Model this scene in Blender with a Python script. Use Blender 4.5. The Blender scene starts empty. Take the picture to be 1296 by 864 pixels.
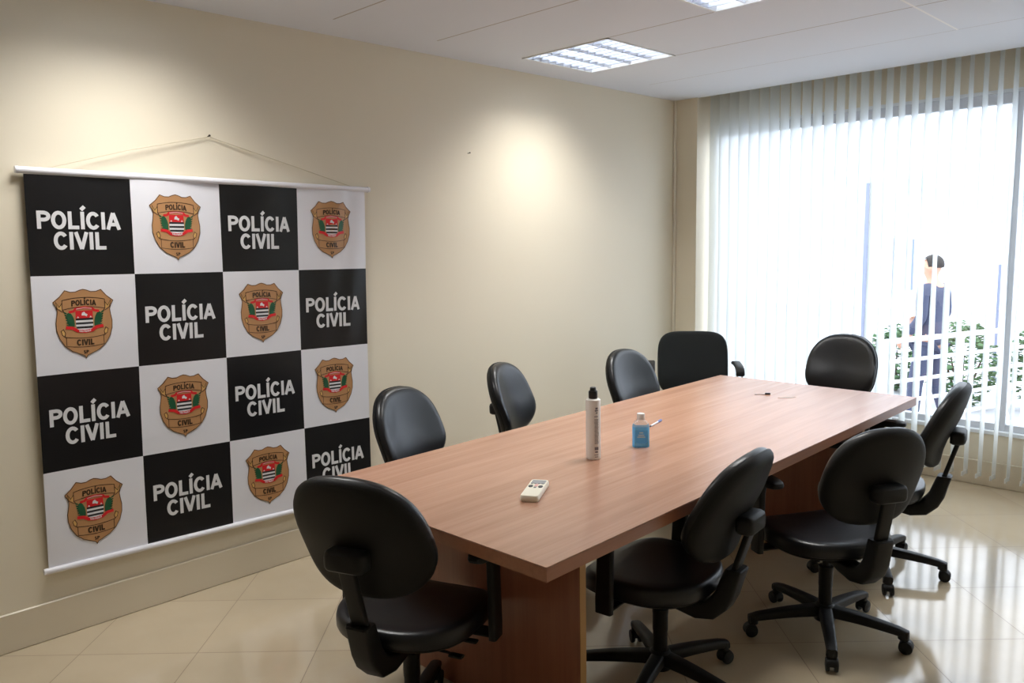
import bpy, bmesh, math, random
from mathutils import Vector, Matrix
PI = math.pi
S = bpy.context.scene
COL = S.collection
random.seed(7)

# ------------------------------------------------------------------ camera
CAM = Vector((3.5947, -0.0202, 1.6))
YAW, PITCH, ROLL, FPX = -0.7875, -0.1255, -0.0181, 1019.5
fw = Vector((math.sin(YAW) * math.cos(PITCH), math.cos(YAW) * math.cos(PITCH), math.sin(PITCH)))
rt = Vector((math.cos(YAW), -math.sin(YAW), 0))
up = rt.cross(fw)
rt2 = math.cos(ROLL) * rt + math.sin(ROLL) * up
up2 = -math.sin(ROLL) * rt + math.cos(ROLL) * up
cd = bpy.data.cameras.new('camera')
cd.sensor_fit = 'HORIZONTAL'; cd.sensor_width = 36; cd.lens = FPX / 1296 * 36
cd.clip_start = 0.02; cd.clip_end = 300
cam = bpy.data.objects.new('camera', cd)
M = Matrix((rt2, up2, -fw)).transposed().to_4x4(); M.translation = CAM
cam.matrix_world = M
COL.objects.link(cam); S.camera = cam

# ------------------------------------------------------------------ light and exposure
SKY = 4.1
LAMP_W = 10.8
S.view_settings.view_transform = 'Standard'
try: S.view_settings.look = 'None'
except Exception: pass
S.view_settings.gamma = 1; S.view_settings.use_curve_mapping = False
S.view_settings.exposure = 0.27
w = bpy.data.worlds.new('sky'); S.world = w; w.use_nodes = True
bg = w.node_tree.nodes['Background']
bg.inputs[0].default_value = (0.84, 0.91, 1.0, 1); bg.inputs[1].default_value = SKY
S.cycles.max_bounces = 12; S.cycles.diffuse_bounces = 6; S.cycles.transparent_max_bounces = 24
S.cycles.sample_clamp_indirect = 6

H = 2.6306; YE = 5.366; YG = 5.59; XR = 4.35; YB = -1.7
pl = bpy.data.lights.new('window_portal', 'AREA'); pl.shape = 'RECTANGLE'; pl.size = XR - .3; pl.size_y = 2.0
pl.cycles.is_portal = True
po = bpy.data.objects.new('window_portal', pl); COL.objects.link(po)
po.location = ((XR + .3) / 2, YG + .12, 1.35); po.rotation_euler = (-PI / 2, 0, 0)

# ------------------------------------------------------------------ materials
def srgb(r, g, b):
    f = lambda c: (c / 255 / 12.92) if c / 255 <= .04045 else ((c / 255 + .055) / 1.055) ** 2.4
    return (f(r), f(g), f(b), 1)

def mat(name, col, rough=.5, metal=0, spec=.5, bump=0, bscale=200, var=0, vscale=3, coat=0):
    m = bpy.data.materials.new(name); m.use_nodes = True
    nt = m.node_tree; b = nt.nodes['Principled BSDF']
    b.inputs['Base Color'].default_value = col
    b.inputs['Roughness'].default_value = rough
    b.inputs['Metallic'].default_value = metal
    b.inputs['Specular IOR Level'].default_value = spec
    b.inputs['Coat Weight'].default_value = coat
    if bump or var:
        tc = nt.nodes.new('ShaderNodeTexCoord')
    if bump:
        n = nt.nodes.new('ShaderNodeTexNoise'); n.inputs['Scale'].default_value = bscale; n.inputs['Detail'].default_value = 3
        nt.links.new(tc.outputs['Object'], n.inputs['Vector'])
        bp = nt.nodes.new('ShaderNodeBump'); bp.inputs['Strength'].default_value = bump; bp.inputs['Distance'].default_value = .002
        nt.links.new(n.outputs['Fac'], bp.inputs['Height']); nt.links.new(bp.outputs['Normal'], b.inputs['Normal'])
    if var:
        n2 = nt.nodes.new('ShaderNodeTexNoise'); n2.inputs['Scale'].default_value = vscale; n2.inputs['Detail'].default_value = 4
        nt.links.new(tc.outputs['Object'], n2.inputs['Vector'])
        mx = nt.nodes.new('ShaderNodeMix'); mx.data_type = 'RGBA'
        mx.inputs['A'].default_value = [c * (1 - var) for c in col[:3]] + [1]
        mx.inputs['B'].default_value = [min(1, c * (1 + var)) for c in col[:3]] + [1]
        nt.links.new(n2.outputs['Fac'], mx.inputs['Factor']); nt.links.new(mx.outputs['Result'], b.inputs['Base Color'])
    return m

def emis(name, col, s):
    m = bpy.data.materials.new(name); m.use_nodes = True
    b = m.node_tree.nodes['Principled BSDF']
    b.inputs['Base Color'].default_value = (.9, .9, .9, 1)
    b.inputs['Emission Color'].default_value = col; b.inputs['Emission Strength'].default_value = s
    return m

class NT:
    """tiny node helper"""
    def __init__(s, m): s.t = m.node_tree; s.b = s.t.nodes['Principled BSDF']
    def new(s, k, **kw):
        n = s.t.nodes.new(k)
        for a, v in kw.items(): setattr(n, a, v)
        return n
    def val(s, sock, v):
        if hasattr(v, 'links') or isinstance(v, bpy.types.NodeSocket): s.t.links.new(v, sock)
        else: sock.default_value = v
    def math(s, op, a, b=0.0, c=None):
        n = s.new('ShaderNodeMath', operation=op); s.val(n.inputs[0], a); s.val(n.inputs[1], b)
        if c is not None: s.val(n.inputs[2], c)
        return n.outputs[0]
    def mix(s, f, a, b):
        n = s.new('ShaderNodeMix', data_type='RGBA'); s.val(n.inputs['Factor'], f)
        s.val(n.inputs['A'], a); s.val(n.inputs['B'], b); return n.outputs['Result']

def floor_material():
    m = mat('polished_porcelain', srgb(205, 188, 160), .1, spec=.95); n = NT(m)
    tc = n.new('ShaderNodeTexCoord'); sp = n.new('ShaderNodeSeparateXYZ'); n.t.links.new(tc.outputs['Object'], sp.inputs[0])
    r2 = math.sqrt(.5); T = .47
    u = n.math('MULTIPLY', n.math('ADD', sp.outputs[0], sp.outputs[1]), r2)
    v = n.math('MULTIPLY', n.math('SUBTRACT', sp.outputs[0], sp.outputs[1]), r2)
    def cell(x, off): return n.math('DIVIDE', n.math('SUBTRACT', x, off), T)
    cu, cv = cell(u, .7828), cell(v, -.456)
    def line(c):
        f = n.math('FRACT', c); d = n.math('MINIMUM', f, n.math('SUBTRACT', 1.0, f))
        return n.math('LESS_THAN', d, .0034)
    g = n.math('MAXIMUM', line(cu), line(cv))
    cb = n.new('ShaderNodeCombineXYZ'); n.val(cb.inputs[0], n.math('FLOOR', cu)); n.val(cb.inputs[1], n.math('FLOOR', cv))
    wn = n.new('ShaderNodeTexWhiteNoise', noise_dimensions='2D'); n.t.links.new(cb.outputs[0], wn.inputs['Vector'])
    ns = n.new('ShaderNodeTexNoise'); ns.inputs['Scale'].default_value = 5; ns.inputs['Detail'].default_value = 5
    n.t.links.new(tc.outputs['Object'], ns.inputs['Vector'])
    k = n.math('ADD', n.math('MULTIPLY', wn.outputs['Value'], .35), n.math('MULTIPLY', ns.outputs['Fac'], .65))
    c1 = n.mix(k, srgb(184, 169, 143), srgb(200, 185, 160))
    n.t.links.new(n.mix(g, c1, srgb(128, 110, 88)), n.b.inputs['Base Color'])
    n.t.links.new(n.math('ADD', n.math('MULTIPLY', g, .5), .10), n.b.inputs['Roughness'])
    return m

def wood_material(name, a, b, axis=1, rough=.32):
    m = mat(name, a, rough, spec=.6); n = NT(m)
    tc = n.new('ShaderNodeTexCoord'); mp = n.new('ShaderNodeMapping')
    sc = [9, 9, 9]; sc[axis] = .55; mp.inputs['Scale'].default_value = sc
    n.t.links.new(tc.outputs['Object'], mp.inputs['Vector'])
    ns = n.new('ShaderNodeTexNoise'); ns.inputs['Scale'].default_value = 2.0; ns.inputs['Detail'].default_value = 5; ns.inputs['Roughness'].default_value = .55
    ns.inputs['Distortion'].default_value = .6
    n.t.links.new(mp.outputs[0], ns.inputs['Vector'])
    mp2 = n.new('ShaderNodeMapping'); sc2 = [110, 110, 110]; sc2[axis] = 2.5; mp2.inputs['Scale'].default_value = sc2
    n.t.links.new(tc.outputs['Object'], mp2.inputs['Vector'])
    n2 = n.new('ShaderNodeTexNoise'); n2.inputs['Scale'].default_value = 1; n2.inputs['Detail'].default_value = 2
    n.t.links.new(mp2.outputs[0], n2.inputs['Vector'])
    k = n.math('ADD', n.math('MULTIPLY', ns.outputs['Fac'], .75), n.math('MULTIPLY', n2.outputs['Fac'], .25))
    cr = n.new('ShaderNodeValToRGB'); cr.color_ramp.elements[0].position = .36; cr.color_ramp.elements[1].position = .66
    cr.color_ramp.elements[0].color = a; cr.color_ramp.elements[1].color = b
    n.t.links.new(k, cr.inputs[0]); n.t.links.new(cr.outputs[0], n.b.inputs['Base Color'])
    return m

def ceiling_material():
    m = mat('white_ceiling_board', srgb(222, 226, 234), .9, spec=.2); n = NT(m)
    tc = n.new('ShaderNodeTexCoord'); sp = n.new('ShaderNodeSeparateXYZ'); n.t.links.new(tc.outputs['Object'], sp.inputs[0])
    x, y = sp.outputs[0], sp.outputs[1]
    fy = n.math('FRACT', n.math('DIVIDE', n.math('SUBTRACT', y, 2.165), .625))
    dy = n.math('MINIMUM', fy, n.math('SUBTRACT', 1.0, fy))
    fx = n.math('FRACT', n.math('DIVIDE', n.math('SUBTRACT', x, 2.18), 1.25))
    dx = n.math('MINIMUM', fx, n.math('SUBTRACT', 1.0, fx))
    inside = n.math('MULTIPLY', n.math('GREATER_THAN', x, .262), n.math('LESS_THAN', y, 4.665))
    ly = n.math('MULTIPLY', n.math('LESS_THAN', dy, .0065), inside)
    lx = n.math('MULTIPLY', n.math('MULTIPLY', n.math('LESS_THAN', dx, .0045), inside), n.math('GREATER_THAN', x, 1.0))
    c = n.mix(ly, srgb(222, 226, 234), srgb(176, 170, 164))
    c = n.mix(lx, c, srgb(240, 240, 240))
    n.t.links.new(c, n.b.inputs['Base Color'])
    return m

def glass_material(name, tint=(1, 1, 1, 1), gloss=.06):
    m = bpy.data.materials.new(name); m.use_nodes = True; t = m.node_tree
    t.nodes.remove(t.nodes['Principled BSDF']); o = t.nodes['Material Output']
    a = t.nodes.new('ShaderNodeBsdfTransparent'); a.inputs[0].default_value = tint
    b = t.nodes.new('ShaderNodeBsdfGlossy'); b.inputs['Roughness'].default_value = .02
    x = t.nodes.new('ShaderNodeMixShader'); x.inputs[0].default_value = gloss
    t.links.new(a.outputs[0], x.inputs[1]); t.links.new(b.outputs[0], x.inputs[2]); t.links.new(x.outputs[0], o.inputs[0])
    return m

def sheer_material():
    m = bpy.data.materials.new('sheer_blind_fabric'); m.use_nodes = True; t = m.node_tree
    t.nodes.remove(t.nodes['Principled BSDF']); o = t.nodes['Material Output']
    d = t.nodes.new('ShaderNodeBsdfDiffuse'); d.inputs[0].default_value = (.80, .82, .80, 1)
    l = t.nodes.new('ShaderNodeBsdfTranslucent'); l.inputs[0].default_value = (.78, .815, .81, 1)
    a = t.nodes.new('ShaderNodeBsdfTransparent'); a.inputs[0].default_value = (.95, .97, 1, 1)
    x = t.nodes.new('ShaderNodeMixShader'); x.inputs[0].default_value = .8
    y = t.nodes.new('ShaderNodeMixShader'); y.inputs[0].default_value = .12
    t.links.new(d.outputs[0], x.inputs[1]); t.links.new(l.outputs[0], x.inputs[2])
    t.links.new(x.outputs[0], y.inputs[1]); t.links.new(a.outputs[0], y.inputs[2]); t.links.new(y.outputs[0], o.inputs[0])
    return m

MW = mat('cream_wall_paint', srgb(226, 217, 196), .55, spec=.35, bump=.12, bscale=90)
MBASE = mat('beige_tile_skirting', srgb(214, 203, 180), .25, var=.04, vscale=4)
MFLOOR = floor_material()
MCEIL = ceiling_material()
MWHITE = mat('white_aluminium', srgb(225, 228, 230), .35)
MFRAME = mat('grey_aluminium', srgb(205, 208, 214), .35)
MGLASS = glass_material('window_glass')
MSHEER = sheer_material()
MTABLE = wood_material('cherry_laminate', srgb(172, 128, 104), srgb(192, 148, 124), rough=.27)
MTEDGE = wood_material('cherry_edge_band', srgb(150, 96, 68), srgb(168, 112, 82))
MPANEL = wood_material('cherry_panel', srgb(140, 84, 60), srgb(160, 102, 76), axis=2)
MPEDGE = mat('oak_edge_band', srgb(186, 142, 84), .4)
MVINYL = mat('black_vinyl', (.006, .007, .009, 1), .33, spec=.5, bump=.15, bscale=350)
MPLAS = mat('black_plastic', (.008, .008, .008, 1), .5, spec=.35, bump=.25, bscale=500)
MSHELL = mat('black_moulded_shell', (.008, .008, .0075, 1), .55, spec=.3, bump=.3, bscale=420)
MDARKM = mat('black_steel', (.02, .02, .022, 1), .4, metal=.6)
MCHROME = mat('chrome', (.75, .76, .78, 1), .15, metal=1)
MFABB = mat('black_fabric', (.014, .017, .018, 1), .75, spec=.25, bump=.5, bscale=600)

# ------------------------------------------------------------------ mesh helpers
def link(name, bm, mats, parent=None, smooth=True, loc=None):
    me = bpy.data.meshes.new(name)
    bmesh.ops.remove_doubles(bm, verts=bm.verts, dist=1e-6)
    bmesh.ops.recalc_face_normals(bm, faces=bm.faces)
    bm.to_mesh(me); bm.free()
    for m in (mats if isinstance(mats, (list, tuple)) else [mats]): me.materials.append(m)
    if smooth:
        me.polygons.foreach_set('use_smooth', [True] * len(me.polygons))
        try: me.set_sharp_from_angle(angle=math.radians(38))
        except Exception: pass
    o = bpy.data.objects.new(name, me); COL.objects.link(o)
    if parent: o.parent = parent
    if loc: o.location = loc
    return o

def linkraw(name, bm, mats, parent=None, smooth=False):
    """no normal fixing / welding: for layered flat prints"""
    me = bpy.data.meshes.new(name); bm.to_mesh(me); bm.free()
    for m in (mats if isinstance(mats, (list, tuple)) else [mats]): me.materials.append(m)
    if smooth: me.polygons.foreach_set('use_smooth', [True] * len(me.polygons))
    o = bpy.data.objects.new(name, me); COL.objects.link(o)
    if parent: o.parent = parent
    return o

def tag(o, label, cat, group=None, kind=None):
    o['label'] = label; o['category'] = cat
    if group: o['group'] = group
    if kind: o['kind'] = kind
    return o

def struct(o): o['kind'] = 'structure'; return o

def empty(name, loc=(0, 0, 0), rz=0):
    o = bpy.data.objects.new(name, None); COL.objects.link(o); o.location = loc; o.rotation_euler = (0, 0, rz)
    o.empty_display_size = .05
    return o

def merge(bm, tmp, mtx=None, mi=0):
    if mtx is not None: bmesh.ops.transform(tmp, matrix=mtx, verts=tmp.verts)
    vm = {v: bm.verts.new(v.co) for v in tmp.verts}
    for f in tmp.faces:
        try:
            g = bm.faces.new([vm[v] for v in f.verts]); g.material_index = mi
        except ValueError: pass
    tmp.free()

def box(bm, x0, x1, y0, y1, z0, z1, bev=0, seg=2, mtx=None, mi=0):
    t = bmesh.new(); bmesh.ops.create_cube(t, size=1)
    for v in t.verts:
        v.co = Vector((x0 if v.co.x < 0 else x1, y0 if v.co.y < 0 else y1, z0 if v.co.z < 0 else z1))
    if bev: bmesh.ops.bevel(t, geom=list(t.edges), offset=bev, segments=seg, profile=.5, affect='EDGES')
    merge(bm, t, mtx, mi)

def cyl(bm, p0, p1, r0, r1=None, n=16, mi=0, cap=True):
    r1 = r0 if r1 is None else r1
    p0, p1 = Vector(p0), Vector(p1); d = p1 - p0
    q = Vector((0, 0, 1)).rotation_difference(d)
    a = []; b = []
    for i in range(n):
        c = Vector((math.cos(2 * PI * i / n), math.sin(2 * PI * i / n), 0))
        a.append(bm.verts.new(p0 + q @ (c * r0))); b.append(bm.verts.new(p1 + q @ (c * r1)))
    for i in range(n):
        f = bm.faces.new((a[i], a[(i + 1) % n], b[(i + 1) % n], b[i])); f.material_index = mi
    if cap:
        bm.faces.new(a[::-1]).material_index = mi; bm.faces.new(b).material_index = mi

def tube(bm, pts, r, n=10, mi=0):
    pts = [Vector(p) for p in pts]; rings = []
    rr = r if isinstance(r, (list, tuple)) else [r] * len(pts)
    ref = Vector((0, 0, 1))
    for i, p in enumerate(pts):
        d = (pts[min(i + 1, len(pts) - 1)] - pts[max(i - 1, 0)]).normalized()
        s = d.cross(ref)
        if s.length < .05: s = d.cross(Vector((0, 1, 0)))
        s.normalize(); t = d.cross(s)
        rings.append([bm.verts.new(p + (s * math.cos(2 * PI * k / n) + t * math.sin(2 * PI * k / n)) * rr[i]) for k in range(n)])
    for a, b in zip(rings, rings[1:]):
        for k in range(n): bm.faces.new((a[k], a[(k + 1) % n], b[(k + 1) % n], b[k])).material_index = mi
    bm.faces.new(rings[0][::-1]).material_index = mi; bm.faces.new(rings[-1]).material_index = mi

def lathe(bm, prof, c=(0, 0, 0), n=24, mi=0, axis='z'):
    """prof: list of (r, z)"""
    rings = []
    for r, z in prof:
        rings.append([bm.verts.new(Vector(c) + Vector((r * math.cos(2 * PI * k / n), r * math.sin(2 * PI * k / n), z))) for k in range(n)])
    for a, b in zip(rings, rings[1:]):
        for k in range(n): bm.faces.new((a[k], a[(k + 1) % n], b[(k + 1) % n], b[k])).material_index = mi
    bm.faces.new(rings[0][::-1]).material_index = mi; bm.faces.new(rings[-1]).material_index = mi

def sweep(bm, secs, mi=0):
    """secs: list of closed loops (lists of points), bridged and capped"""
    rings = [[bm.verts.new(p) for p in s] for s in secs]; n = len(rings[0])
    for a, b in zip(rings, rings[1:]):
        for k in range(n): bm.faces.new((a[k], a[(k + 1) % n], b[(k + 1) % n], b[k])).material_index = mi
    bm.faces.new(rings[0][::-1]).material_index = mi; bm.faces.new(rings[-1]).material_index = mi

def rrect(w, h, r, n=4):
    """rounded rectangle loop in 2D"""
    pts = []
    for cx, cy, a0 in ((w / 2 - r, h / 2 - r, 0), (-w / 2 + r, h / 2 - r, 90), (-w / 2 + r, -h / 2 + r, 180), (w / 2 - r, -h / 2 + r, 270)):
        for i in range(n + 1):
            a = math.radians(a0 + 90 * i / n); pts.append((cx + r * math.cos(a), cy + r * math.sin(a)))
    return pts

def superell(a_l, b_t, b_b, ex_t, ex_b, n=56, taper=0):
    """outline: half-width a_l, top height b_t, bottom height b_b, exponents; returns list of (u, v)"""
    out = []
    for i in range(n):
        t = 2 * PI * i / n; c, s = math.cos(t), math.sin(t)
        ex = ex_t if s >= 0 else ex_b; b = b_t if s >= 0 else b_b
        u = a_l * math.copysign(abs(c) ** (2 / ex), c); v = b * math.copysign(abs(s) ** (2 / ex), s)
        u *= 1 + taper * (v / (b_t + b_b))
        out.append((u, v))
    return out

def padmesh(bm, outline, rings, place, mi=0):
    """rings: (scale, depth) from the back centre outwards and over the front to the centre; place(u, v, d) -> point"""
    loops = []
    for sc, dp in rings:
        if sc == 0: loops.append([bm.verts.new(place(0, 0, dp))])
        else: loops.append([bm.verts.new(place(u * sc, v * sc, dp)) for u, v in outline])
    n = len(outline)
    for a, b in zip(loops, loops[1:]):
        if len(a) == 1 and len(b) == 1: continue
        for k in range(n):
            k2 = (k + 1) % n
            if len(a) == 1: bm.faces.new((a[0], b[k2], b[k])).material_index = mi
            elif len(b) == 1: bm.faces.new((a[k], a[k2], b[0])).material_index = mi
            else: bm.faces.new((a[k], a[k2], b[k2], b[k])).material_index = mi

# ------------------------------------------------------------------ room shell
def slab(name, x0, x1, y0, y1, z0, z1, m):
    bm = bmesh.new(); box(bm, x0, x1, y0, y1, z0, z1); return struct(link(name, bm, m, smooth=False))

slab('floor', -.12, XR + .12, YB - .12, YG + .12, -.12, 0, MFLOOR)
slab('wall_left', -.12, 0, YB - .12, YG + .12, 0, H + .3, MW)
slab('wall_right', XR, XR + .12, YB - .12, YG + .12, 0, H + .3, MW)
slab('wall_back', 0, XR, YB - .12, YB, 0, H + .3, MW)
slab('wall_pillar', 0, .2, YE, YG + .12, 0, H + .3, MW)
slab('wall_under_window', .2, XR, YG, YG + .12, 0, .335, MW)
slab('wall_over_window', .2, XR, YG, YG + .12, 2.44, H + .3, MW)
slab('ceiling_slab', -.12, XR + .12, YB - .12, YG + .12, H + .3, H + .36, MCEIL)

# ceiling boards with openings for the recessed lights
LIGHTS = [(.27, 3.415), (1.52, 2.79), (.27, .915)]
LS = .62
xs = sorted({0.0, XR} | {v for x, y in LIGHTS for v in (x, x + LS)})
ys = sorted({YB, YE + .02} | {v for x, y in LIGHTS for v in (y, y + LS)})
bm = bmesh.new()
for i in range(len(xs) - 1):
    for j in range(len(ys) - 1):
        cx, cy = (xs[i] + xs[i + 1]) / 2, (ys[j] + ys[j + 1]) / 2
        if any(x < cx < x + LS and y < cy < y + LS for x, y in LIGHTS): continue
        box(bm, xs[i], xs[i + 1], ys[j], ys[j + 1], H, H + .015)
struct(link('ceiling', bm, MCEIL, smooth=False))

def baseboard(name, x0, x1, y0, y1):
    bm = bmesh.new(); box(bm, x0, x1, y0, y1, 0, .16, bev=.004, seg=1); return struct(link(name, bm, MBASE, smooth=False))
baseboard('baseboard_left', 0, .012, YB, YE)
baseboard('baseboard_pillar', 0.0, .2, YE - .012, YE)
baseboard('baseboard_window', .2, XR, YG - .012, YG)
baseboard('baseboard_right', XR - .012, XR, YB, YG)
baseboard('baseboard_back', 0, XR, YB, YB + .012)
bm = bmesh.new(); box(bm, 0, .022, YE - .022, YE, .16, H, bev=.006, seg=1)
struct(link('trim_1', bm, mat('corner_bead_sheen', srgb(226, 220, 204), .4), smooth=False))  # reflection on the corner chamfer, painted as a slightly paler strip

# window: white sill, frame, mullions, panes
WX = [.20, 2.253, XR]
bm = bmesh.new()
box(bm, .2, XR, YG - .02, YG + .10, .335, .362, bev=.004, seg=1)
struct(link('trim_2', bm, MWHITE, smooth=False))
for i in range(len(WX) - 1):
    a, b = WX[i], WX[i + 1]
    e = struct(empty('window_%d' % (i + 1), ((a + b) / 2, YG, .36)))
    ca = (a + b) / 2
    bm = bmesh.new(); hw = (b - a) / 2
    for x0, x1, z0, z1 in ((-hw, -hw + .028, 0, 2.0615), (hw - .028, hw, 0, 2.0615), (-hw + .028, hw - .028, 0, .045), (-hw + .028, hw - .028, 1.995, 2.0615)):
        box(bm, x0, x1, .01, .06, z0, z1, bev=.003, seg=1)
    link('window_frame', bm, MFRAME, e, smooth=False)
    bm = bmesh.new(); box(bm, -hw, hw, -.005, .075, 2.062, 2.08)
    link('window_head_lit_lip', bm, MWHITE, e, smooth=False)  # white strip paints the highlight along the frame head's top lip
    bm = bmesh.new(); box(bm, -hw + .028, hw - .028, .032, .036, .045, 1.995)
    link('window_glass', bm, MGLASS, e, smooth=False)

# ------------------------------------------------------------------ ceiling lights
MTUBE = emis('fluorescent_tube', (.95, .97, 1, 1), 14)
MLOUV = mat('mirror_louvre', (.66, .69, .75, 1), .3, metal=.85)
MREFL = mat('lamp_housing_white', (.85, .85, .86, 1), .4)
def ceiling_light(x, y, label):
    t = tag(empty('ceiling_light', (x + LS / 2, y + LS / 2, H)), label, 'ceiling light', 'recessed louvred ceiling lights')
    h = LS / 2
    bm = bmesh.new()
    for a in ((-h, -h + .012, -h, h), (h - .012, h, -h, h), (-h, h, -h, -h + .012), (-h, h, h - .012, h)):
        box(bm, *a, -.004, .085)
    link('light_frame', bm, MWHITE, t, smooth=False)
    bm = bmesh.new(); box(bm, -h, h, -h, h, .085, .09)
    link('reflector', bm, MREFL, t, smooth=False)
    n = 4; pw = (LS - .024) / n
    for k in range(n):
        c = -h + .012 + pw * (k + .5)
        bm = bmesh.new(); cyl(bm, (c, -h + .03, .068), (c, h - .03, .068), .0085, n=12)
        link('tube', bm, MTUBE, t)
        bm = bmesh.new()
        # parabolic side blades and cross blades of one cell row
        for s in (-1, 1):
            prof = [(pw / 2 - .002, .0), (pw / 2 - .006, .018), (pw / 2 - .002, .05)]
            for (u0, z0), (u1, z1) in zip(prof, prof[1:]):
                vs = [bm.verts.new((c + s * u0, -h + .012, z0)), bm.verts.new((c + s * u0, h - .012, z0)),
                      bm.verts.new((c + s * u1, h - .012, z1)), bm.verts.new((c + s * u1, -h + .012, z1))]
                bm.faces.new(vs)
        m = 9
        for j in range(1, m):
            yy = -h + .012 + (LS - .024) * j / m
            box(bm, c - pw / 2 + .003, c + pw / 2 - .003, yy - .0045, yy + .0045, .0, .036)
        link('louvre', bm, MLOUV, t, smooth=False)
    ld = bpy.data.lights.new('fluorescent_glow', 'AREA'); ld.shape = 'SQUARE'; ld.size = LS - .06
    ld.energy = LAMP_W; ld.color = (1, .98, .94); ld.spread = math.radians(122)
    lo = bpy.data.objects.new('fluorescent_glow', ld); COL.objects.link(lo); lo.parent = t; lo.location = (0, 0, -.006)
    return t
LL = ['square louvred ceiling light near the left wall, fully visible', 'louvred ceiling light cut by the top edge, above the table',
      'louvred ceiling light near the left wall above the banner']
for (x, y), l in zip(LIGHTS, LL): ceiling_light(x, y, l)

# ------------------------------------------------------------------ vertical blind
YV = 5.475
vb = tag(empty('vertical_blind', (0, YV, H + .09)), 'sheer white vertical blind hanging across the whole window', 'blind')
bm = bmesh.new(); box(bm, .24, XR - .02, -.02, .02, 0, .035, bev=.004, seg=1)
link('headrail', bm, MWHITE, vb, smooth=False)
def vane_mesh():
    bm = bmesh.new(); L = H + .09 - .075; W = .089; n = 8; m = 10
    g = []
    for j in range(m + 1):
        z = -L * j / m; row = []
        for i in range(n + 1):
            s = i / n - .5
            row.append(bm.verts.new((s * W, .010 * (1 - 4 * s * s) + .003 * math.sin(j * 1.3 + s * 3), z)))
        g.append(row)
    for j in range(m):
        for i in range(n): bm.faces.new((g[j][i], g[j][i + 1], g[j + 1][i + 1], g[j + 1][i]))
    return bm
def weight_mesh():
    bm = bmesh.new(); L = H + .09 - .075
    box(bm, -.042, .042, .006, .011, -L + .002, -L + .03, bev=.001, seg=1); return bm
v0 = link('vane', vane_mesh(), MSHEER, vb); w0 = link('bottom_weight', weight_mesh(), mat('white_plastic', srgb(225, 228, 228), .4), v0)
PV = .079; nv = int((XR - .06 - .29) / PV)
for k in range(nv):
    v = v0 if k == 0 else v0.copy()
    if k:
        COL.objects.link(v); v.parent = vb
        c = w0.copy(); COL.objects.link(c); c.parent = v
    th = math.radians(60 + 31 * min(1, PV * k / 2.1) ** .8 + random.uniform(-3, 3))
    v.location = (.29 + PV * k, 0, 0); v.rotation_euler = (0, 0, th)

# ------------------------------------------------------------------ table
TA = .0226; TC = Vector((1.625, 2.9017, 0)); TW, TL, TH = 1.1344, 2.9179, .75
tb = tag(empty('meeting_table', TC, TA), 'long cherry wood laminate meeting table in the middle of the room', 'table')
bm = bmesh.new()
box(bm, -TW / 2, TW / 2, -TL / 2, TL / 2, TH - .004, TH, bev=.0012, seg=1)
top = link('table_top', bm, MTABLE, tb, smooth=False)
bm = bmesh.new(); box(bm, -TW / 2 + .0005, TW / 2 - .0005, -TL / 2 + .0005, TL / 2 - .0005, TH - .042, TH - .0045)
link('edge_band', bm, MTEDGE, top, smooth=False)
for y0 in (-TL / 2 + .32, TL / 2 - .33):
    bm = bmesh.new(); box(bm, -TW / 2 + .15, TW / 2 - .15, y0, y0 + .028, 0.004, TH - .042)
    p = link('leg_panel', bm, MPANEL, tb, smooth=False)
    for s in (-1, 1):
        bm = bmesh.new()
        xx = s * (TW / 2 - .149); box(bm, xx - .001, xx + .001, y0, y0 + .028, .004, TH - .042)
        e = link('edge_strip', bm, MPEDGE, p, smooth=False); e['label'] = 'pale oak edge strip'

# ------------------------------------------------------------------ chairs
def back_place(u, v, d, zc, yc, tilt, wrap=.55, lum=.02):
    # pad local -> chair: u right, v up, d forward (towards +Y)
    y = d + (u * u) / (2 * wrap)
    y += lum * math.exp(-((v + .08) / .10) ** 2) - lum * .4
    c, s = math.cos(tilt), math.sin(tilt)
    return Vector((u, yc + y * c - v * s, zc + v * c + y * s))

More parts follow.
